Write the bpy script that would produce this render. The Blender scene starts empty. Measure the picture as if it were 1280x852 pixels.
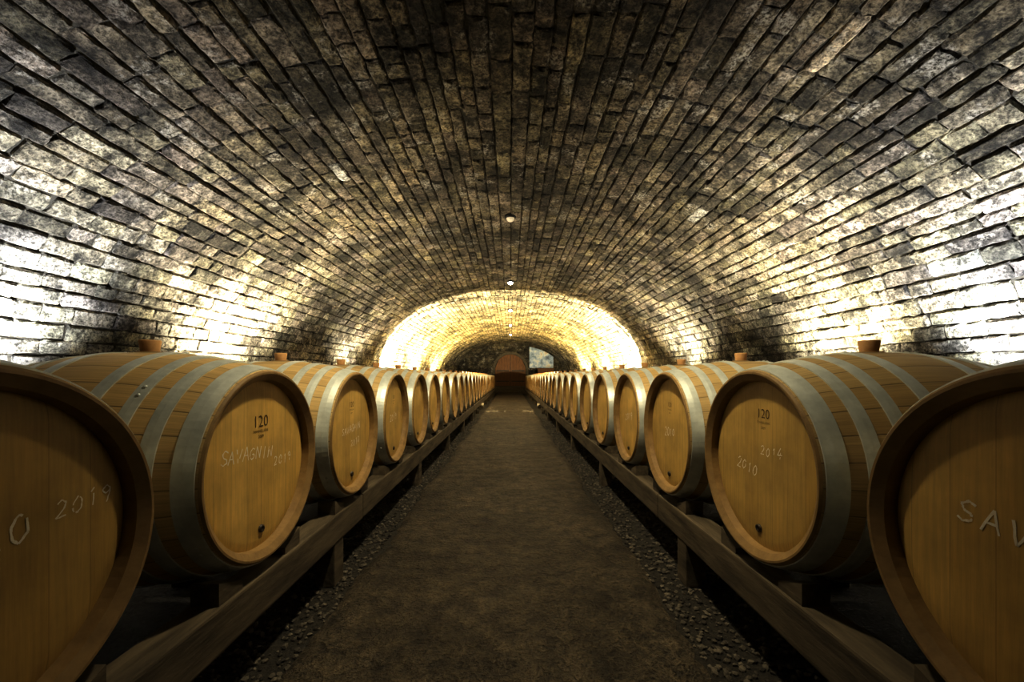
import bpy, bmesh, math, random
import numpy as np
from mathutils import Vector, Matrix
random.seed(7)
rng = np.random.default_rng(11)
scene = bpy.context.scene
col = scene.collection

# ------------------------------------------------------------------ helpers
def link(o, parent=None):
    col.objects.link(o)
    if parent is not None:
        o.parent = parent
    return o

class NT:
    def __init__(s, name):
        s.m = bpy.data.materials.new(name); s.m.use_nodes = True
        s.t = s.m.node_tree; s.t.nodes.clear()
        s.out = s.t.nodes.new('ShaderNodeOutputMaterial')
        s.b = s.t.nodes.new('ShaderNodeBsdfPrincipled')
        s.t.links.new(s.b.outputs[0], s.out.inputs[0])
    def n(s, typ, ins=None, **kw):
        nd = s.t.nodes.new(typ)
        for k, v in kw.items(): setattr(nd, k, v)
        if ins:
            for k, v in ins.items(): s.set(nd, k, v)
        return nd
    def set(s, nd, k, v):
        sock = nd.inputs[k]
        if isinstance(v, bpy.types.NodeSocket): s.t.links.new(v, sock)
        elif isinstance(v, bpy.types.Node): s.t.links.new(v.outputs[0], sock)
        else: sock.default_value = v
    def math(s, op, a, b=None, c=None):
        nd = s.n('ShaderNodeMath', operation=op)
        s.set(nd, 0, a)
        if b is not None: s.set(nd, 1, b)
        if c is not None: s.set(nd, 2, c)
        return nd.outputs[0]
    def mix(s, f, a, b, mode='MIX'):
        nd = s.n('ShaderNodeMix', data_type='RGBA', blend_type=mode)
        s.set(nd, 0, f); s.set(nd, 6, a); s.set(nd, 7, b)
        return nd.outputs[2]
    def ramp(s, f, stops):
        nd = s.n('ShaderNodeValToRGB')
        s.set(nd, 0, f)
        el = nd.color_ramp.elements
        while len(el) < len(stops): el.new(0.5)
        for e, (p, c) in zip(el, stops):
            e.position = p
            e.color = (c, c, c, 1) if isinstance(c, (int, float)) else (*c, 1)
        return nd.outputs[0]
    def noise(s, vec, scale, detail=6, rough=0.6):
        nd = s.n('ShaderNodeTexNoise', {'Scale': scale, 'Detail': detail, 'Roughness': rough})
        if vec is not None: s.set(nd, 'Vector', vec)
        return nd.outputs[0]
    def obj(s): return s.n('ShaderNodeTexCoord').outputs['Object']
    def bump(s, h, strength, dist, prev=None):
        nd = s.n('ShaderNodeBump', {'Height': h, 'Strength': strength, 'Distance': dist})
        if prev is not None: s.set(nd, 'Normal', prev)
        return nd.outputs[0]
    def P(s, **kw):
        for k, v in kw.items(): s.set(s.b, k.replace('_', ' '), v)
        return s.m

# ------------------------------------------------------------------ materials
def mat_brick():
    s = NT('rough_vault_brick')
    o = s.obj()
    at = s.n('ShaderNodeAttribute', attribute_name='bcol').outputs['Color']
    n1 = s.noise(o, 11, 6, 0.75)
    n2 = s.noise(o, 1.3, 5, 0.7)
    n3 = s.noise(o, 46, 5, 0.75)
    n4 = s.noise(o, 4.0, 6, 0.75)
    c = s.mix(1.0, at, s.ramp(n1, [(0.36, 0.24), (0.64, 1.55)]), 'MULTIPLY')
    c = s.mix(1.0, c, s.ramp(n2, [(0.41, 0.32), (0.57, 1.2)]), 'MULTIPLY')
    c = s.mix(1.0, c, s.ramp(n3, [(0.38, 0.2), (0.58, 1.25)]), 'MULTIPLY')
    soot = s.ramp(n4, [(0.37, 0.2), (0.47, 1.0)])
    c = s.mix(1.0, c, soot, 'MULTIPLY')
    eff = s.math('MULTIPLY', s.ramp(n4, [(0.55, 0.0), (0.63, 1.0)]), s.ramp(n3, [(0.42, 0.0), (0.6, 1.0)]))
    c = s.mix(s.math('MULTIPLY', eff, 0.75), c, (0.68, 0.65, 0.60, 1))
    b = s.bump(n1, 1.0, 0.045)
    b = s.bump(n3, 1.0, 0.024, b)
    return s.P(Base_Color=c, Roughness=0.9, Normal=b)

def mat_mortar():
    s = NT('dark_mortar')
    n = s.noise(s.obj(), 40, 4, 0.7)
    return s.P(Base_Color=s.ramp(n, [(0.3, (0.02, 0.018, 0.014)), (0.7, (0.08, 0.072, 0.056))]), Roughness=0.95,
               Normal=s.bump(n, 0.8, 0.02))

def mat_oak_stave():
    s = NT('oak_stave')
    o = s.obj()
    sx = s.n('ShaderNodeSeparateXYZ', {0: o})
    ang = s.math('ARCTAN2', sx.outputs[2], sx.outputs[1])
    u = s.math('MULTIPLY', ang, 30 / (2 * math.pi))
    fl = s.math('FLOOR', u); fr = s.math('FRACT', u)
    rnd = s.n('ShaderNodeObjectInfo').outputs['Random']
    wn = s.n('ShaderNodeTexWhiteNoise', noise_dimensions='2D')
    s.set(wn, 'Vector', s.n('ShaderNodeCombineXYZ', {0: fl, 1: s.math('MULTIPLY', rnd, 37.0)}).outputs[0])
    gv = s.n('ShaderNodeCombineXYZ', {0: s.math('MULTIPLY', sx.outputs[0], 2.5), 1: s.math('MULTIPLY', u, 9.0),
                                      2: s.math('MULTIPLY', rnd, 50.0)}).outputs[0]
    g = s.noise(gv, 1.6, 5, 0.6)
    base = s.mix(wn.outputs[0], (0.54, 0.385, 0.175, 1), (0.64, 0.475, 0.23, 1))
    c = s.mix(1.0, base, s.ramp(g, [(0.3, 0.75), (0.7, 1.12)]), 'MULTIPLY')
    # wine stain running around the bung
    d = s.n('ShaderNodeVectorMath', {0: o, 1: (0, 0, .366)}, operation='DISTANCE').outputs['Value']
    dn = s.math('ADD', d, s.math('MULTIPLY', s.noise(o, 18, 4, .6), .08))
    c = s.mix(1.0, c, s.ramp(dn, [(0.07, 0.35), (0.13, 1.0)]), 'MULTIPLY')
    edge = s.math('MINIMUM', fr, s.math('SUBTRACT', 1.0, fr))
    ln = s.ramp(edge, [(0.0, 0.3), (0.035, 1.0)])
    c = s.mix(1.0, c, ln, 'MULTIPLY')
    tone = s.math('MULTIPLY_ADD', rnd, 0.3, 0.8)
    c = s.mix(1.0, c, s.n('ShaderNodeCombineColor', {0: tone, 1: tone, 2: tone}).outputs[0], 'MULTIPLY')
    b = s.bump(ln, 0.4, 0.003); b = s.bump(g, 0.25, 0.002, b)
    return s.P(Base_Color=c, Roughness=0.55, Normal=b)

def mat_oak_head():
    s = NT('oak_head')
    o = s.obj()
    sx = s.n('ShaderNodeSeparateXYZ', {0: o})
    rnd = s.n('ShaderNodeObjectInfo').outputs['Random']
    u = s.math('MULTIPLY_ADD', sx.outputs[1], 14.0, s.math('MULTIPLY', rnd, 3.0))
    fl = s.math('FLOOR', u); fr = s.math('FRACT', u)
    wn = s.n('ShaderNodeTexWhiteNoise', noise_dimensions='2D')
    s.set(wn, 'Vector', s.n('ShaderNodeCombineXYZ', {0: fl, 1: s.math('MULTIPLY', rnd, 91.0)}).outputs[0])
    gv = s.n('ShaderNodeCombineXYZ', {0: s.math('MULTIPLY', u, 5.0), 1: s.math('MULTIPLY', sx.outputs[2], 3.0),
                                      2: s.math('MULTIPLY', rnd, 50.0)}).outputs[0]
    g = s.noise(gv, 1.7, 6, 0.65)
    g2 = s.noise(o, 6, 4, 0.6)
    base = s.mix(wn.outputs[0], (0.66, 0.44, 0.13, 1), (0.74, 0.51, 0.165, 1))
    c = s.mix(1.0, base, s.ramp(g, [(0.25, 0.78), (0.7, 1.1)]), 'MULTIPLY')
    c = s.mix(1.0, c, s.ramp(g2, [(0.3, 0.72), (0.65, 1.05)]), 'MULTIPLY')
    edge = s.math('MINIMUM', fr, s.math('SUBTRACT', 1.0, fr))
    ln = s.ramp(edge, [(0.0, 0.65), (0.02, 1.0)])
    c = s.mix(1.0, c, ln, 'MULTIPLY')
    tone = s.math('MULTIPLY_ADD', rnd, 0.25, 0.8)
    c = s.mix(1.0, c, s.n('ShaderNodeCombineColor', {0: tone, 1: tone, 2: tone}).outputs[0], 'MULTIPLY')
    return s.P(Base_Color=c, Roughness=0.6, Normal=s.bump(g, 0.2, 0.002))

def mat_simple(name, c1, c2, scale=8, rough=0.7, metal=0.0, bump=0.3, dist=0.004, stretch=None):
    s = NT(name)
    v = s.obj()
    if stretch:
        v = s.n('ShaderNodeMapping', {0: v, 'Scale': stretch}).outputs[0]
    n = s.noise(v, scale, 5, 0.65)
    c = s.ramp(n, [(0.3, c1), (0.7, c2)])
    return s.P(Base_Color=c, Roughness=rough, Metallic=metal, Normal=s.bump(n, bump, dist))

def mat_emit(name, c, st):
    s = NT(name)
    return s.P(Base_Color=(*c, 1), Emission_Color=(*c, 1), Emission_Strength=st)

M_BRICK = mat_brick(); M_MORTAR = mat_mortar()
M_STAVE = mat_oak_stave(); M_HEAD = mat_oak_head()
M_HOOP = mat_simple('galvanized_hoop', (0.52, 0.56, 0.55), (0.78, 0.82, 0.80), 14, 0.45, 0.35, 0.15, 0.002)
M_CHIME = mat_simple('chime_wood', (0.22, 0.14, 0.055), (0.36, 0.24, 0.10), 20, 0.6)
M_BUNG = mat_simple('bung_wood', (0.55, 0.32, 0.14), (0.74, 0.47, 0.24), 25, 0.6)
M_DARK = mat_simple('dark_plug', (0.03, 0.02, 0.01), (0.07, 0.045, 0.025), 25, 0.5)
M_RAIL = mat_simple('weathered_beam', (0.045, 0.034, 0.020), (0.17, 0.135, 0.088), 6, 0.85, 0, 0.5, 0.008, (4, 0.6, 4))
def mat_path():
    s = NT('worn_earth_path')
    o = s.obj()
    n1 = s.noise(o, 2.2, 6, 0.65); n2 = s.noise(o, 11, 6, 0.72); n3 = s.noise(o, 60, 3, 0.6)
    c = s.ramp(n1, [(0.35, (0.078, 0.060, 0.036)), (0.65, (0.185, 0.148, 0.095))])
    c = s.mix(1.0, c, s.ramp(n2, [(0.37, 0.4), (0.63, 1.3)]), 'MULTIPLY')
    c = s.mix(1.0, c, s.ramp(n3, [(0.35, 0.55), (0.6, 1.15)]), 'MULTIPLY')
    b = s.bump(n2, 1.0, 0.14); b = s.bump(n3, 0.9, 0.02, b)
    return s.P(Base_Color=c, Roughness=0.55, Normal=b)
M_PATH = mat_path()
M_GROUND = mat_simple('dark_gravel_ground', (0.012, 0.010, 0.007), (0.045, 0.038, 0.027), 45, 0.9, 0, 0.9, 0.02)
def mat_pebble():
    s = NT('gravel_stones')
    wn = s.n('ShaderNodeNewGeometry').outputs['Random Per Island']
    return s.P(Base_Color=s.ramp(wn, [(0.0, (0.02, 0.016, 0.012)), (1.0, (0.15, 0.13, 0.10))]), Roughness=0.8)
M_PEB = mat_pebble()
M_DOOR = mat_simple('door_planks', (0.11, 0.048, 0.018), (0.24, 0.115, 0.045), 7, 0.7, 0, 0.3, 0.004, (5, 1, 0.6))
M_STONE = mat_simple('pale_stone', (0.06, 0.05, 0.035), (0.14, 0.12, 0.09), 10, 0.85, 0, 0.6, 0.01)
M_IRON = mat_simple('black_iron', (0.02, 0.02, 0.02), (0.05, 0.05, 0.05), 20, 0.5, 0.6)
M_CHALK = mat_simple('chalk', (0.85, 0.78, 0.62), (0.97, 0.93, 0.84), 90, 0.95)
M_STAMP = mat_simple('burnt_stamp', (0.06, 0.035, 0.012), (0.12, 0.07, 0.025), 60, 0.9)
M_GLASS = mat_emit('lamp_lens_warm', (1.0, 0.85, 0.55), 6)
M_BULB = mat_emit('ceiling_bulb', (1.0, 0.94, 0.8), 40)
M_BULBLOW = mat_emit('ceiling_bulb_dim', (1.0, 0.9, 0.75), 0.12)

# ------------------------------------------------------------------ constants
CAM_Z = 0.95
Y0, YS, Y1 = -2.6, 10.0, 24.6

def profile(a, b, cz, p=2.3, n=600):
    pts = []
    zb = -0.05
    for z in np.linspace(zb, cz, 40)[:-1]: pts.append((-a, z))
    for t in np.linspace(math.pi, 0, n):
        c, s_ = math.cos(t), math.sin(t)
        pts.append((a * math.copysign(abs(c) ** (2 / p), c), cz + b * abs(s_) ** (2 / p)))
    for z in np.linspace(cz, zb, 40)[1:]: pts.append((a, z))
    P = np.array(pts)
    d = np.r_[0, np.cumsum(np.hypot(*np.diff(P, axis=0).T))]
    L = d[-1]
    s2 = np.linspace(0, L, 1200)
    P = np.c_[np.interp(s2, d, P[:, 0]), np.interp(s2, d, P[:, 1])]
    return P, s2, L

class MB:
    def __init__(s): s.v = []; s.f = []; s.m = []; s.c = []; s.nv = 0
    def add(s, v, f, m, c):
        v = np.asarray(v)
        s.v.append(v); s.f += [tuple(i + s.nv for i in q) for q in f]
        s.m += [m] * len(f); s.c.append(np.tile(np.array([*c, 1.0]), (len(v), 1))); s.nv += len(v)
    def build(s, name, mats, smooth=False):
        me = bpy.data.meshes.new(name)
        me.from_pydata(np.concatenate(s.v).tolist(), [], s.f)
        for m in mats: me.materials.append(m)
        me.polygons.foreach_set('material_index', s.m)
        at = me.attributes.new('bcol', 'FLOAT_COLOR', 'POINT')
        at.data.foreach_set('color', np.concatenate(s.c).astype(np.float32).ravel())
        if smooth: me.polygons.foreach_set('use_smooth', [True] * len(me.polygons))
        me.update()
        return link(bpy.data.objects.new(name, me))

FC = {}
def brick(mb, C, U, V, N, w, l, colr, nu=3, nv=4):
    """C centre of face, U across, V along, N toward room"""
    key = (nu, nv)
    if key not in FC:
        f = []
        idx = lambda i, j: i * (nv + 1) + j
        for i in range(nu):
            for j in range(nv):
                f.append((idx(i, j), idx(i, j + 1), idx(i + 1, j + 1), idx(i + 1, j)))
        ring = [idx(0, j) for j in range(nv)] + [idx(i, nv) for i in range(nu)] + \
               [idx(nu, j) for j in range(nv, 0, -1)] + [idx(i, 0) for i in range(nu, 0, -1)]
        base = (nu + 1) * (nv + 1)
        k = len(ring)
        for q in range(k):
            f.append((ring[q], base + q, base + (q + 1) % k, ring[(q + 1) % k]))
        FC[key] = (f, ring)
    f, ring = FC[key]
    bu = min(0.012 / w, 0.15); bv = min(0.012 / l, 0.15)
    gu = np.r_[0, np.linspace(bu, 1 - bu, nu - 1), 1] - 0.5
    gv = np.r_[0, np.linspace(bv, 1 - bv, nv - 1), 1] - 0.5
    A, B = np.meshgrid(gu, gv, indexing='ij')
    hgt = rng.normal(0, 0.0036, A.shape)
    hgt[0, :] -= 0.010; hgt[-1, :] -= 0.010; hgt[:, 0] -= 0.010; hgt[:, -1] -= 0.010
    A2 = A * w; B2 = B * l
    A2[0, :] += rng.normal(0, .0038, nv + 1); A2[-1, :] += rng.normal(0, .0038, nv + 1)
    B2[:, 0] += rng.normal(0, .005, nu + 1); B2[:, -1] += rng.normal(0, .005, nu + 1)
    hgt = hgt + rng.normal(0, 0.004) + A * rng.normal(0, 0.005) + B * rng.normal(0, 0.007)
    v = C + A2.ravel()[:, None] * U + B2.ravel()[:, None] * V + hgt.ravel()[:, None] * N
    vb = v[ring] - N * 0.045
    mb.add(np.vstack([v, vb]), f, 0, colr)

WHITE = [((2.1, 2.95, 2.45), .13), ((1.39, 3.05, 2.8), .08), ((-1.5, 3.6, 2.75), .07), ((1.9, 4.3, 2.6), .09), ((-2.3, 3.0, 2.3), .07)]
def brick_color(C):
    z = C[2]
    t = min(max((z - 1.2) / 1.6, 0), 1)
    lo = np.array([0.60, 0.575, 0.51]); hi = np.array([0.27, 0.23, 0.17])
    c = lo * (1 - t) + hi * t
    c = c * rng.uniform(0.65, 1.3)
    r = rng.random()
    if r < 0.10: c = c * 0.5
    elif r > 0.97: c = c * 1.7
    c = c * np.array([1, rng.uniform(.95, 1.02), rng.uniform(.85, 1.05)])
    for p, rad in WHITE:
        if np.linalg.norm(C - np.array(p)) < rad: c = np.array([0.95, 0.93, 0.88])
    return np.clip(c, 0.02, 0.95)

parts = {'ceiling': MB(), 'wall_left': MB(), 'wall_right': MB()}
def which(x, z):
    return 'ceiling' if z > 1.35 else ('wall_left' if x < 0 else 'wall_right')

def section(a, b, cz, ya, yb, mean_w=0.115):
    P, S, L = profile(a, b, cz)
    n = int(L / mean_w)
    ws = rng.uniform(0.8, 1.2, n); ws *= L / ws.sum()
    s = 0
    for w in ws:
        sm = s + w / 2
        x = np.interp(sm, S, P[:, 0]); z = np.interp(sm, S, P[:, 1])
        x1 = np.interp(sm - .02, S, P[:, 0]); z1 = np.interp(sm - .02, S, P[:, 1])
        x2 = np.interp(sm + .02, S, P[:, 0]); z2 = np.interp(sm + .02, S, P[:, 1])
        T = np.array([x2 - x1, 0, z2 - z1]); T /= np.linalg.norm(T)
        N = np.array([T[2], 0, -T[0]])
        V = np.array([0, 1.0, 0])
        mb = parts[which(x, z)]
        y = ya
        lm = rng.uniform(0.20, 0.34)
        first = True
        while y < yb - 0.02:
            l = rng.uniform(0.6, 1.4) * lm
            if first: l *= rng.uniform(0.4, 1); first = False
            if y + l > yb - 0.1: l = yb - y
            gap = rng.uniform(0.005, 0.015)
            C = np.array([x, y + l / 2, z]) + T * rng.normal(0, .0018)
            near = y < 6
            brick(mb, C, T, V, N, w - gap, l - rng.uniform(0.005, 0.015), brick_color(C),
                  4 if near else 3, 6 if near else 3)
            y += l
        s += w
    # mortar backing
    idx = np.linspace(0, len(P) - 1, 160).astype(int)
    for i, j in zip(idx[:-1], idx[1:]):
        q = []
        for m_ in (i, j):
            m0, m1 = max(m_ - 2, 0), min(m_ + 2, len(P) - 1)
            t = P[m1] - P[m0]; t = t / np.linalg.norm(t)
            nn = np.array([t[1], -t[0]])
            q.append(P[m_] - nn * 0.020)
        mbx = parts[which((q[0][0] + q[1][0]) / 2, (q[0][1] + q[1][1]) / 2)]
        mbx.add([(q[0][0], ya, q[0][1]), (q[0][0], yb, q[0][1]), (q[1][0], yb, q[1][1]), (q[1][0], ya, q[1][1])],
                [(0, 1, 2, 3)], 1, (0.1, 0.1, 0.1))
    return P

A1, B1, CZ = 3.3, 2.2, 0.75
A2_, B2_ = 3.285, 2.185
P1 = section(A1, B1, CZ, Y0, YS)
P2 = section(A2_, B2_, CZ, YS, Y1)
# step ring between the two vault sections
idx = np.linspace(0, 1199, 120).astype(int)
for i, j in zip(idx[:-1], idx[1:]):
    a, b = P2[i], P2[j]; c, d = P1[j] * 1.03, P1[i] * 1.03
    parts[which(a[0], a[1])].add([(a[0] * 1.006, YS + .006, a[1] * 1.004), (b[0] * 1.006, YS + .006, b[1] * 1.004), (c[0], YS + .006, c[1]), (d[0], YS + .006, d[1])],
                                 [(0, 1, 2, 3)], 1, (0.1, 0.1, 0.1))
for k, mb in parts.items():
    mb.build(k, [M_BRICK, M_MORTAR])

# end walls
def end_wall(name, y, P, facing, hole=None):
    mb = MB()
    N = np.array([0, facing, 0.0]); U = np.array([0, 0, 1.0]); V = np.array([1.0, 0, 0])
    top = P[:, 1].max()
    z = 0
    while z < top:
        h = rng.uniform(0.12, 0.17)
        row = P[P[:, 1] >= min(z + h * .5, top - .01)]
        xm = np.abs(row[:, 0]).max() if len(row) else 0.3
        x = -xm
        while x < xm - .03:
            l = rng.uniform(0.25, 0.42)
            if x + l > xm - .1: l = xm - x
            cx, cz_ = x + l / 2, z + h / 2
            if not (hole and hole(cx, cz_)):
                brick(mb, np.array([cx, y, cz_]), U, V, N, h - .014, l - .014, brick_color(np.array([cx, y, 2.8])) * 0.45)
            x += l
        z += h
    yy = y - facing * 0.024
    mb.add([(-3.4, yy, -.1), (3.4, yy, -.1), (3.4, yy, 3.1), (-3.4, yy, 3.1)], [(0, 1, 2, 3)], 1, (.1, .1, .1))
    return mb.build(name, [M_BRICK, M_MORTAR])
DW, DZ0, DH = 0.92, 0.36, 1.9   # half width, sill, height of the door
def in_door(x, z):
    if abs(x) > DW + .12: return False
    return z < 1.35 or math.hypot(x, z - 1.35) < DW + 0.1
end_wall('wall_far', Y1 - 0.05, P2, -1, in_door)
end_wall('wall_near', Y0 + 0.03, P1, 1)

# ------------------------------------------------------------------ bmesh helpers
def bm_box(bm, x0, x1, y0, y1, z0, z1, mat=0, bev=0.0):
    r = bmesh.ops.create_cube(bm, size=1)
    vs = r['verts']
    for v in vs:
        v.co = Vector(((x0 + x1) / 2 + v.co.x * (x1 - x0), (y0 + y1) / 2 + v.co.y * (y1 - y0), (z0 + z1) / 2 + v.co.z * (z1 - z0)))
    fs = {f for v in vs for f in v.link_faces}
    for f in fs: f.material_index = mat
    if bev > 0:
        es = list({e for v in vs for e in v.link_edges})
        r2 = bmesh.ops.bevel(bm, geom=es, offset=bev, segments=2, affect='EDGES', profile=0.6)
        for f in r2['faces']: f.material_index = mat
def bm_obj(bm, name, mats, parent=None, smooth=False):
    me = bpy.data.meshes.new(name)
    bm.normal_update(); bm.to_mesh(me); bm.free()
    for m in mats: me.materials.append(m)
    if smooth:
        for p in me.polygons: p.use_smooth = True
    return link(bpy.data.objects.new(name, me), parent)
def bm_revolve(bm, prof, axis='X', n=64, mat=0, smooth=True, closed=False):
    rings = []
    for (h, r) in prof:
        ring = []
        for k in range(n):
            t = 2 * math.pi * k / n
            c, s_ = math.cos(t) * r, math.sin(t) * r
            ring.append(bm.verts.new((h, c, s_) if axis == 'X' else (c, s_, h)))
        rings.append(ring)
    m = len(rings)
    for i in range(m if closed else m - 1):
        a, b = rings[i], rings[(i + 1) % m]
        for k in range(n):
            f = bm.faces.new((a[k], a[(k + 1) % n], b[(k + 1) % n], b[k]))
            f.material_index = mat; f.smooth = smooth
    return rings

# ------------------------------------------------------------------ floor
bm = bmesh.new()
bm_box(bm, -3.35, 3.35, Y0 - .05, Y1 + .05, -0.12, -0.02)
bm_obj(bm, 'floor', [M_GROUND])
# walkway: gently uneven slab
nx, ny = 30, 620
PL, PR = -0.72, 0.65
vs = []; fs = []
lump = rng.normal(0, 1, (ny + 3, nx + 3))
lump = (lump[:-2, :-2] + lump[1:-1, :-2] + lump[2:, :-2] + lump[:-2, 1:-1] + 2 * lump[1:-1, 1:-1] + lump[2:, 1:-1] + lump[:-2, 2:] + lump[1:-1, 2:] + lump[2:, 2:]) / 4
for j in range(ny + 1):
    y = Y0 + (22.55 - Y0) * j / ny
    wl = .016 * math.sin(y * 3.1) + .010 * math.sin(y * 8.3 + 1); wr = .016 * math.sin(y * 2.7 + 2) + .010 * math.sin(y * 7.1)
    for i in range(nx + 1):
        u = i / nx
        x = (PL + wl) + (PR + wr - PL - wl) * u
        if i == 0: x += rng.normal(0, .006)
        if i == nx: x += rng.normal(0, .006)
        zz = 0.0 + lump[j, i] * .0032 - (0.016 if i in (0, nx) else 0)
        vs.append((x, y, zz))
for j in range(ny):
    for i in range(nx):
        a = j * (nx + 1) + i
        fs.append((a, a + 1, a + nx + 2, a + nx + 1))
# skirts
for i_ in (0, nx):
    base = len(vs)
    for j in range(ny + 1):
        p = vs[j * (nx + 1) + i_]; vs.append((p[0], p[1], -0.03))
    for j in range(ny):
        a = j * (nx + 1) + i_
        fs.append((a, a + nx + 1, base + j + 1, base + j))
me = bpy.data.meshes.new('walkway_path'); me.from_pydata(vs, [], fs); me.materials.append(M_PATH)
for p in me.polygons: p.use_smooth = True
link(bpy.data.objects.new('walkway_path', me))
# gravel
bmi = bmesh.new(); bmesh.ops.create_icosphere(bmi, subdivisions=1, radius=1)
iv = np.array([v.co[:] for v in bmi.verts]); itf = [tuple(v.index for v in f.verts) for f in bmi.faces]; bmi.free()
for side in (-1, 1):
    mb = MB()
    edge_x = 0.72 if side < 0 else 0.65
    for k in range(4600):
        y = 0.3 + 9 * rng.random() ** 1.6
        r = rng.uniform(0.005, 0.013)
        x = edge_x + .01 + rng.random() ** 1.2 * 0.42; z = -0.02 + r * .35
        v = iv * np.array([1, rng.uniform(.7, 1.2), rng.uniform(.5, .8)]) * r + rng.normal(0, r * .12, iv.shape)
        mb.add(v + np.array([side * x, y, z]), itf, 0, (1, 1, 1))
    mb.build('gravel_bed', [M_PEB])

# ------------------------------------------------------------------ barrel racks
BS = 0.743; BY0 = 0.595; BN = 28
HZ = CAM_Z - 0.287          # barrel axis height
RAIL_TOP = HZ - 0.352
def rack(side):
    bm = bmesh.new()
    y = -1.2
    for (xa, xb) in ((0.80, 0.90), (1.46, 1.56)):
        y = -1.2
        while y < 21:
            l = 3.4
            bm_box(bm, side * xa if side > 0 else -xb, side * xb if side > 0 else -xa, y, y + l - .006, RAIL_TOP - 0.13 + rng.uniform(-.002, .002), RAIL_TOP - rng.uniform(0, .003), 0, 0.008)
            y += l
    ys = [1.9 + 1.72 * k for k in range(-1, 12)]
    for yy in ys:
        for (xa, xb) in ((0.805, 0.895), (1.465, 1.555)):
            x0, x1 = (xa, xb) if side > 0 else (-xb, -xa)
            bm_box(bm, x0, x1, yy - .05, yy + .05, -0.02, RAIL_TOP - 0.129, 0, 0.006)
        x0, x1 = (0.895, 1.465) if side > 0 else (-1.465, -0.895)
        bm_box(bm, x0, x1, yy - .035, yy + .035, RAIL_TOP - 0.12, RAIL_TOP - 0.05, 0, 0.005)
    # wedges between rail and barrels
    for k in range(-2, BN):
        yc = BY0 + BS * k
        for dy in (-0.16, 0.16):
            for xc in (0.85, 1.51):
                s_ = math.copysign(1, dy)
                X0, X1 = (xc - .04, xc + .04)
                if side < 0: X0, X1 = -X1, -X0
                ya, yb = yc + dy - .045 * s_, yc + dy + .055 * s_
                vv = [bm.verts.new(p) for p in ((X0, ya, RAIL_TOP - .004), (X1, ya, RAIL_TOP - .004), (X1, yb, RAIL_TOP - .004), (X0, yb, RAIL_TOP - .004),
                                                (X0, ya, RAIL_TOP + .022), (X1, ya, RAIL_TOP + .022), (X1, yb, RAIL_TOP + .062), (X0, yb, RAIL_TOP + .062))]
                for q in ((0, 1, 2, 3), (4, 5, 6, 7), (0, 1, 5, 4), (1, 2, 6, 5), (2, 3, 7, 6), (3, 0, 4, 7)):
                    bm.faces.new([vv[i] for i in q])
    bmesh.ops.recalc_face_normals(bm, faces=bm.faces)
    return bm_obj(bm, 'barrel_rack', [M_RAIL])
rack(-1); rack(1)

# ------------------------------------------------------------------ barrel
HL = 0.40
def R(x): return 0.366 - 0.061 * (abs(x) / HL) ** 1.9
def make_barrel():
    bm = bmesh.new()
    n = 90
    bm_revolve(bm, [(x, R(x)) for x in np.linspace(-HL + .006, HL - .006, 27)], n=n, mat=0)
    for s_ in (-1, 1):
        ro = R(HL)
        bm_revolve(bm, [(s_ * (HL - .006), R(HL - .006)), (s_ * HL, ro - .004), (s_ * HL, ro - .010), (s_ * (HL - .014), ro - .030), (s_ * (HL - .040), ro - .034)], n=n, mat=2, smooth=False)
        # head disc, slightly dished edge
        rh = ro - .034
        rings = bm_revolve(bm, [(s_ * (HL - .040), rh), (s_ * (HL - .036), rh - .018), (s_ * (HL - .035), rh - .03), (s_ * (HL - .035), rh * .5)], n=n, mat=1)
        f = bm.faces.new(rings[-1]); f.material_index = 1
        # hoops
        for (a, b) in ((0.338, 0.388), (0.262, 0.298), (0.185, 0.218), (0.085, 0.120)):
            t = .0035
            pr = [(s_ * a, R(a) - .001), (s_ * a, R(a) + t), (s_ * (a + b) / 2, R((a + b) / 2) + t + .0008), (s_ * b, R(b) + t), (s_ * b, R(b) - .001)]
            bm_revolve(bm, pr, n=n, mat=3, smooth=False)
            for da in (-.03, .03):
                th = 0.7 + a * 9 + da * 1.4
                m_ = (a + b) / 2
                rr = R(m_) + t + .001
                r_ = bmesh.ops.create_uvsphere(bm, u_segments=8, v_segments=5, radius=.006)
                for v in r_['verts']:
                    v.co = Vector((v.co.x, v.co.y, v.co.z * .6)) ; 
                    v.co = Matrix.Rotation(th - math.pi / 2, 3, 'X') @ (v.co + Vector((s_ * m_, 0, rr)))
                for f in {f for v in r_['verts'] for f in v.link_faces}: f.material_index = 3
        # lower tap plug
        rg = bm_revolve(bm, [(s_ * (HL - .036), .013), (s_ * (HL - .028), .012), (s_ * (HL - .027), .008), (s_ * (HL - .031), .006)], n=16, mat=5)
        bm.faces.new(rg[-1]).material_index = 5
        for ring in rg:
            for v in ring: v.co.z -= 0.215
    # bung
    rg = bm_revolve(bm, [(0.355, .024), (0.375, .026), (0.402, .030), (0.406, .028)], axis='Z', n=20, mat=4)
    bm.faces.new(rg[-1]).material_index = 4
    rg = bm_revolve(bm, [(0.360, .040), (0.3675, .038), (0.368, .022)], axis='Z', n=20, mat=2)
    bmesh.ops.recalc_face_normals(bm, faces=bm.faces)
    me = bpy.data.meshes.new('wine_barrel'); bm.to_mesh(me); bm.free()
    for m in (M_STAVE, M_HEAD, M_CHIME, M_HOOP, M_BUNG, M_DARK): me.materials.append(m)
    return me
BM = make_barrel()
barrels = {}
for side in (-1, 1):
    for k in range(-2, BN):
        o = bpy.data.objects.new('wine_barrel', BM); link(o)
        jx = random.uniform(-.008, .008) if k > 1 else 0
        o.location = (side * (0.79 + HL + jx), BY0 + BS * k + (random.uniform(-.004, .004)), HZ)
        o.rotation_euler = (0, 0, (math.pi if side > 0 else 0) + math.radians(random.uniform(-.6, .6)))
        barrels[(side, k)] = o
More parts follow.
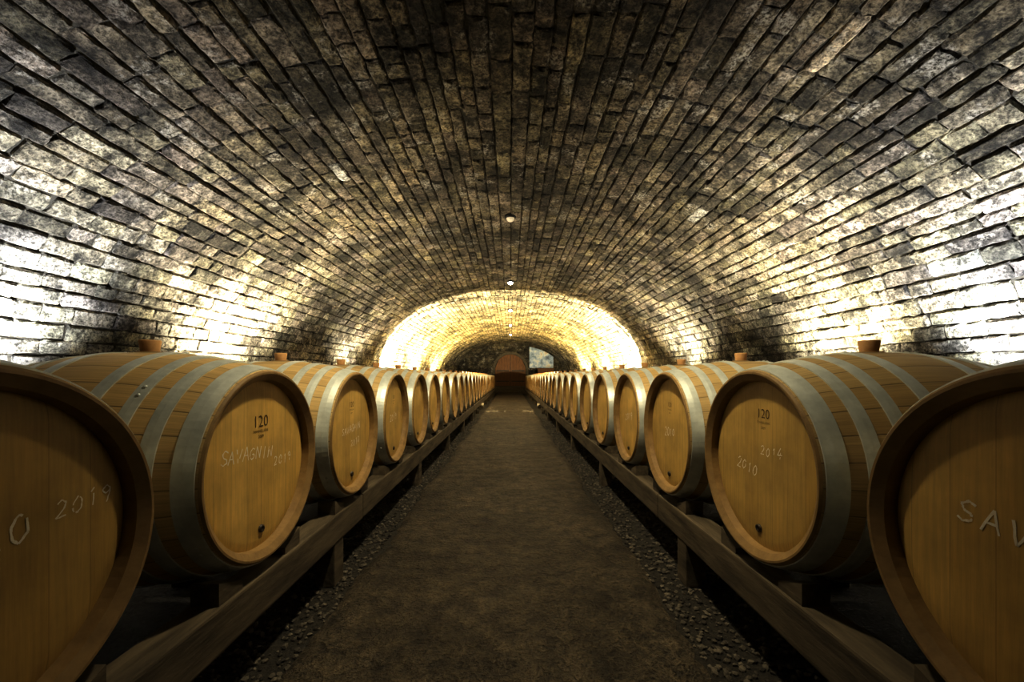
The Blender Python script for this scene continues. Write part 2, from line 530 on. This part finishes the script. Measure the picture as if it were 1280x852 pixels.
# chalk: every letter is a hand-drawn polyline stroke set, drawn as thin ribbons on the head
GLYPH = {'S': [[(.9, .85), (.5, 1), (.12, .8), (.3, .55), (.75, .42), (.85, .15), (.4, 0), (.05, .15)]],
         'A': [[(0, 0), (.45, 1), (.9, 0)], [(.2, .38), (.75, .40)]],
         'V': [[(0, 1), (.42, 0), (.9, 1)]],
         'G': [[(.9, .85), (.5, 1), (.1, .65), (.1, .3), (.45, 0), (.85, .15), (.85, .45), (.5, .45)]],
         'N': [[(.05, 0), (.1, 1), (.8, 0), (.85, 1)]],
         'I': [[(.4, 0), (.45, 1)]],
         '2': [[(.1, .8), (.4, 1), (.75, .8), (.6, .45), (.05, 0), (.85, .04)]],
         '0': [[(.45, 1), (.1, .65), (.15, .2), (.45, 0), (.8, .3), (.75, .8), (.45, 1)]],
         '1': [[(.3, .8), (.5, 1), (.5, 0)]],
         '9': [[(.75, .7), (.4, .5), (.1, .75), (.4, 1), (.75, .8), (.7, .4), (.5, 0)]],
         '4': [[(.55, 1), (.05, .35), (.9, .38)], [(.6, .6), (.55, 0)]]}
def chalk(parent, s, y, z, size, rot=0):
    bm = bmesh.new()
    ca, sa = math.cos(math.radians(rot)), math.sin(math.radians(rot))
    x0 = -size * .42 * len(s)
    for i, ch in enumerate(s):
        if ch not in GLYPH: continue
        k = random.uniform(.85, 1.15) * size; oy = random.uniform(-.1, .1) * size
        for stroke in GLYPH[ch]:
            # subdivide and jitter
            pts = []
            for p, q in zip(stroke[:-1], stroke[1:]):
                for t in (0, .33, .66): pts.append((p[0] + (q[0] - p[0]) * t, p[1] + (q[1] - p[1]) * t))
            pts.append(stroke[-1])
            P_ = []
            for (a, b_) in pts:
                u = x0 + i * size * .84 + a * k * .72 + b_ * k * .12 + random.gauss(0, .014) * size
                v = oy + b_ * k + random.gauss(0, .014) * size
                P_.append((y + u * ca - v * sa, z + u * sa + v * ca))
            for p, q in zip(P_[:-1], P_[1:]):
                d = Vector((q[0] - p[0], q[1] - p[1]))
                if d.length < 1e-6 or random.random() < .04: continue
                w_ = size * random.uniform(.032, .055)
                nrm = Vector((-d.y, d.x)).normalized() * w_
                X = HL - .0342
                vv = [bm.verts.new((X, p[0] + nrm.x, p[1] + nrm.y)), bm.verts.new((X, p[0] - nrm.x, p[1] - nrm.y)),
                      bm.verts.new((X, q[0] - nrm.x, q[1] - nrm.y)), bm.verts.new((X, q[0] + nrm.x, q[1] + nrm.y))]
                bm.faces.new(vv)
    bm_obj(bm, 'chalk_writing', [M_CHALK], parent)
def text(parent, s, y, z, size, mat, off=-0.004, name='burnt_stamp'):
    cu = bpy.data.curves.new(name, 'FONT'); cu.body = s; cu.size = size; cu.align_x = 'CENTER'
    cu.offset = off * size; cu.resolution_u = 3
    cu.materials.append(mat)
    o = bpy.data.objects.new(name, cu); link(o, parent)
    o.matrix_local = Matrix.Translation((HL - .0340, y, z)) @ Matrix(((0, 0, 1, 0), (1, 0, 0, 0), (0, 1, 0, 0), (0, 0, 0, 1)))
def stamp(parent, y=0.0, z=.12, s=1):
    text(parent, '120', y, z, .055 * s, M_STAMP, off=-.008)
    text(parent, 'TONNELLERIE', y, z - .018, .013 * s, M_STAMP)
    text(parent, '2009', y, z - .036, .015 * s, M_STAMP)
b = barrels
stamp(b[(-1, 1)]); chalk(b[(-1, 1)], 'SAVAGNIN', -.06, .02, .038, -3); chalk(b[(-1, 1)], '2019', .13, -.025, .034, 2)
chalk(b[(-1, 0)], '2020', .03, .0, .045, 6); chalk(b[(-1, 0)], '2019', .19, .03, .032, 2)
stamp(b[(-1, 2)], 0, .13, .7); chalk(b[(-1, 2)], 'SAVAGNIN', 0, .0, .034, 3); chalk(b[(-1, 2)], '2010', .05, -.07, .034, 3)
chalk(b[(1, 0)], 'SAVAGNIN', .0, .01, .046, -4)
stamp(b[(1, 1)], 0.02, .15, .8); chalk(b[(1, 1)], '2014', .06, .03, .032, 0); chalk(b[(1, 1)], '2010', -.07, -.04, .036, -8)
stamp(b[(1, 2)], 0, .13, .6); chalk(b[(1, 2)], '2010', 0, -.02, .04, 3)
stamp(b[(-1, 3)], 0, .13, .6); chalk(b[(-1, 3)], '2019', 0, -.02, .05, 3); chalk(b[(1, 3)], '2019', 0, -.02, .05, 3)

# ------------------------------------------------------------------ far door, step, mural, cabinet
def arch_pts(hw, zb, zs, r, n=20):
    pts = [(-hw, zb)]
    for k in range(n + 1):
        t = math.pi - math.pi * k / n
        pts.append((r * math.cos(t), zs + r * math.sin(t)))
    pts.append((hw, zb)); return pts
door = bpy.data.objects.new('door_1', None); link(door)
bm = bmesh.new()
nP = 10
for k in range(nP):
    xa = -DW + 2 * DW * k / nP + .004; xb = -DW + 2 * DW * (k + 1) / nP - .004
    za = 1.35 + math.sqrt(max(DW**2 - xa**2, 0)); zb_ = 1.35 + math.sqrt(max(DW**2 - xb**2, 0))
    v = [bm.verts.new(p) for p in ((xa, Y1 - .14, DZ0), (xb, Y1 - .14, DZ0), (xb, Y1 - .14, zb_), (xa, Y1 - .14, za),
                                   (xa, Y1 - .09, DZ0), (xb, Y1 - .09, DZ0), (xb, Y1 - .09, zb_), (xa, Y1 - .09, za))]
    for q in ((0, 1, 2, 3), (4, 5, 6, 7), (0, 1, 5, 4), (1, 2, 6, 5), (2, 3, 7, 6), (3, 0, 4, 7)): bm.faces.new([v[i] for i in q])
bmesh.ops.recalc_face_normals(bm, faces=bm.faces)
bm_obj(bm, 'planks', [M_DOOR], door)
bm = bmesh.new()
for z in (0.62, 1.25):
    for s_ in (-1, 1):
        bm_box(bm, min(s_ * .08, s_ * .85), max(s_ * .08, s_ * .85), Y1 - .16, Y1 - .138, z, z + .06)
bm_box(bm, -.012, .012, Y1 - .17, Y1 - .138, DZ0, 2.24)
bm_obj(bm, 'hinge_straps', [M_IRON], door)
bm = bmesh.new()
pi, po = arch_pts(DW + .01, DZ0, 1.35, DW + .01), arch_pts(DW + .16, DZ0, 1.35, DW + .16)
for i in range(len(pi) - 1):
    a, b_, c, d = pi[i], pi[i + 1], po[i + 1], po[i]
    v = [bm.verts.new((p[0], y, p[1])) for y in (Y1 - .2, Y1 - .09) for p in (a, b_, c, d)]
    for q in ((0, 1, 2, 3), (0, 1, 5, 4), (2, 3, 7, 6)): bm.faces.new([v[k] for k in q])
bmesh.ops.recalc_face_normals(bm, faces=bm.faces)
bm_obj(bm, 'stone_surround', [M_STONE], door)
bm = bmesh.new()
bm_box(bm, -1.5, 1.5, 22.6, Y1 - .09, -.02, 0.18, 0, .01)
bm_box(bm, -1.3, 1.3, 23.1, Y1 - .09, .179, 0.36, 0, .01)
bm_obj(bm, 'stone_steps', [M_STONE])
# painted mural on the far wall, top edge follows vault
s = NT('blue_mural_paint')
o_ = s.obj(); n_ = s.noise(o_, 2.2, 6, .65)
c_ = s.n('ShaderNodeValToRGB'); s.set(c_, 0, n_)
el = c_.color_ramp.elements; el[0].position = .36; el[0].color = (.12, .15, .22, 1); el[1].position = .48; el[1].color = (.38, .48, .66, 1)
e = el.new(.58); e.color = (.75, .76, .76, 1); e = el.new(.70); e.color = (.45, .28, .12, 1)
s.P(Base_Color=c_.outputs[0], Roughness=.7)
bm = bmesh.new()
xs = np.linspace(1.15, 2.6, 14)
top = [CZ + B2_ * (1 - (x / A2_) ** 2.3) ** (1 / 2.3) - .12 for x in xs]
for i in range(13):
    for yA in (Y1 - .13,):
        v = [bm.verts.new(p) for p in ((xs[i], yA, 1.45), (xs[i + 1], yA, 1.45), (xs[i + 1], yA, top[i + 1]), (xs[i], yA, top[i]))]
        bm.faces.new(v)
ob = bm_obj(bm, 'wall_mural', [s.m])
md = ob.modifiers.new('thick', 'SOLIDIFY'); md.thickness = .03
cab = bpy.data.objects.new('wooden_cabinet', None); link(cab)
bm = bmesh.new()
bm_box(bm, 1.6, 2.5, 23.4, 23.9, -.02, 1.35, 0, .01)
bm_obj(bm, 'carcass', [M_DOOR], cab)
bm = bmesh.new()
for i in (0, 1):
    bm_box(bm, 1.63 + .43 * i, 2.04 + .43 * i, 23.375, 23.4, .08, 1.28, 0, .006)
bm_box(bm, 1.55, 2.55, 23.34, 23.92, 1.35, 1.4, 0, .008)
bm_obj(bm, 'doors_and_top', [M_DOOR], cab)

# ------------------------------------------------------------------ lamps
def ceiling_lamp(y, on, e=60, cone=140, aim=(0, 0, -1)):
    zc = (CZ + (B1 if y < YS else B2_)) - 0.0
    root = bpy.data.objects.new('ceiling_lamp', None); link(root); root.location = (0.0, y, zc)
    bm = bmesh.new()
    bm_revolve(bm, [(0.02, .0), (0.02, .07), (-.02, .073), (-.028, .066), (-.028, 0.0001)], axis='Z', n=28)
    bm_obj(bm, 'base_plate', [M_IRON], root)
    bm = bmesh.new()
    pr = [(-.028 - .045 * math.sin(t), .05 * math.cos(t)) for t in np.linspace(0, math.pi / 2 * .98, 8)]
    bm_revolve(bm, pr, axis='Z', n=28)
    bm_obj(bm, 'glass_dome', [M_BULB if on else M_BULBLOW], root)
    if e:
        l = bpy.data.lights.new('bulb', 'SPOT'); l.energy = e; l.color = (1, .86, .56); l.shadow_soft_size = .06
        l.spot_size = math.radians(cone); l.spot_blend = 0.9
        lo = bpy.data.objects.new('bulb', l); link(lo, root); lo.location = (0, 0, -.12)
        lo.rotation_euler = Vector(aim).to_track_quat('-Z', 'Y').to_euler()
for y, on, e, cn, aim in ((1.55, False, 240, 122, (0, .5, -1)), (5.05, False, 180, 150, (0, 0, -1)), (8.5, True, 170, 150, (0, 0, -1)),
                  (12.0, True, 160, 150, (0, 0, -1)), (15.5, True, 120, 140, (0, 0, -1)), (19, True, 30, 110, (0, -.3, -1))):
    ceiling_lamp(y, on, e, cn, aim)

def flood(x, y, z, aim, energy, colr, size=150, blend=.4, soft=.05):
    root = bpy.data.objects.new('floodlight', None); link(root)
    d = Vector(aim).normalized()
    root.location = (x, y, z); root.rotation_euler = d.to_track_quat('-Z', 'Y').to_euler()
    bm = bmesh.new()
    bm_box(bm, -.10, .10, -.07, .07, .02, .07, 0, .008)
    for i in range(6): bm_box(bm, -.09 + i * .033, -.085 + i * .033, -.06, .06, .069, .09)
    bm_obj(bm, 'housing', [M_IRON], root)
    bm = bmesh.new(); bm_box(bm, -.085, .085, -.055, .055, .012, .021)
    bm_obj(bm, 'lens', [M_GLASS], root)
    # stand down to floor
    sb = bmesh.new(); bm_box(sb, x - .015, x + .015, y - .015, y + .015, -.02, z - .02)
    bm_box(sb, x - .1, x + .1, y - .1, y + .1, -.02, 0.0)
    so = bm_obj(sb, 'stand', [M_IRON])
    so.parent = root
    so.matrix_parent_inverse = (Matrix.Translation(root.location) @ root.rotation_euler.to_matrix().to_4x4()).inverted()
    l = bpy.data.lights.new('beam', 'SPOT'); l.energy = energy; l.color = colr
    l.spot_size = math.radians(size); l.spot_blend = blend; l.shadow_soft_size = soft
    lo = bpy.data.objects.new('beam', l); link(lo, root); lo.location = (0, 0, -.02)
COOL = (.93, .96, 1.0); WARM = (1.0, .89, .64); YEL = (1.0, .75, .28); WW = (1, .87, .54)
flood(-2.95, 2.4, .72, (-.15, .0, 1), 480, COOL, 120, 1.0)
flood(2.95, 2.45, .72, (.15, .0, 1), 480, COOL, 120, 1.0)
flood(-2.75, 4.4, .68, (.0, .1, 1), 950, WARM, 130, .85)
flood(2.8, 3.8, .68, (.0, .1, 1), 680, WARM, 126, .9)
flood(-2.75, 7.9, .68, (.1, .0, 1), 320, WARM, 130, .8)
flood(2.75, 7.2, .68, (-.1, .0, 1), 520, WARM, 130, .8)
for sx in (-1, 1):
    flood(sx * 2.8, 10.03, .8, (-sx * .10, 1, .25), 3300, WW, 177, .03)
    flood(sx * 2.75, 13.5, .7, (-sx * .1, 0.1, 1), 1600, YEL)
    flood(sx * 2.75, 17.0, .7, (-sx * .1, 0.1, 1), 1300, YEL)

# ------------------------------------------------------------------ world / camera
w = bpy.data.worlds.new('cellar_dark'); scene.world = w; w.use_nodes = True
w.node_tree.nodes['Background'].inputs[0].default_value = (0.01, 0.01, 0.012, 1)
w.node_tree.nodes['Background'].inputs[1].default_value = 0.2
cam = bpy.data.cameras.new('camera'); co = bpy.data.objects.new('camera', cam); link(co)
cam.sensor_width = 36; cam.lens = 505 / 1280 * 36
co.location = (0, 0, CAM_Z); co.rotation_euler = (math.radians(90), 0, 0)
cam.shift_x = 2 / 1280; cam.shift_y = 44 / 1280
cam.clip_start = .02
scene.camera = co
try:
    scene.view_settings.view_transform = 'Standard'
    scene.view_settings.look = 'None'
    scene.view_settings.exposure = 0.10
    scene.view_settings.gamma = 0.75
except Exception as ex: print(ex)
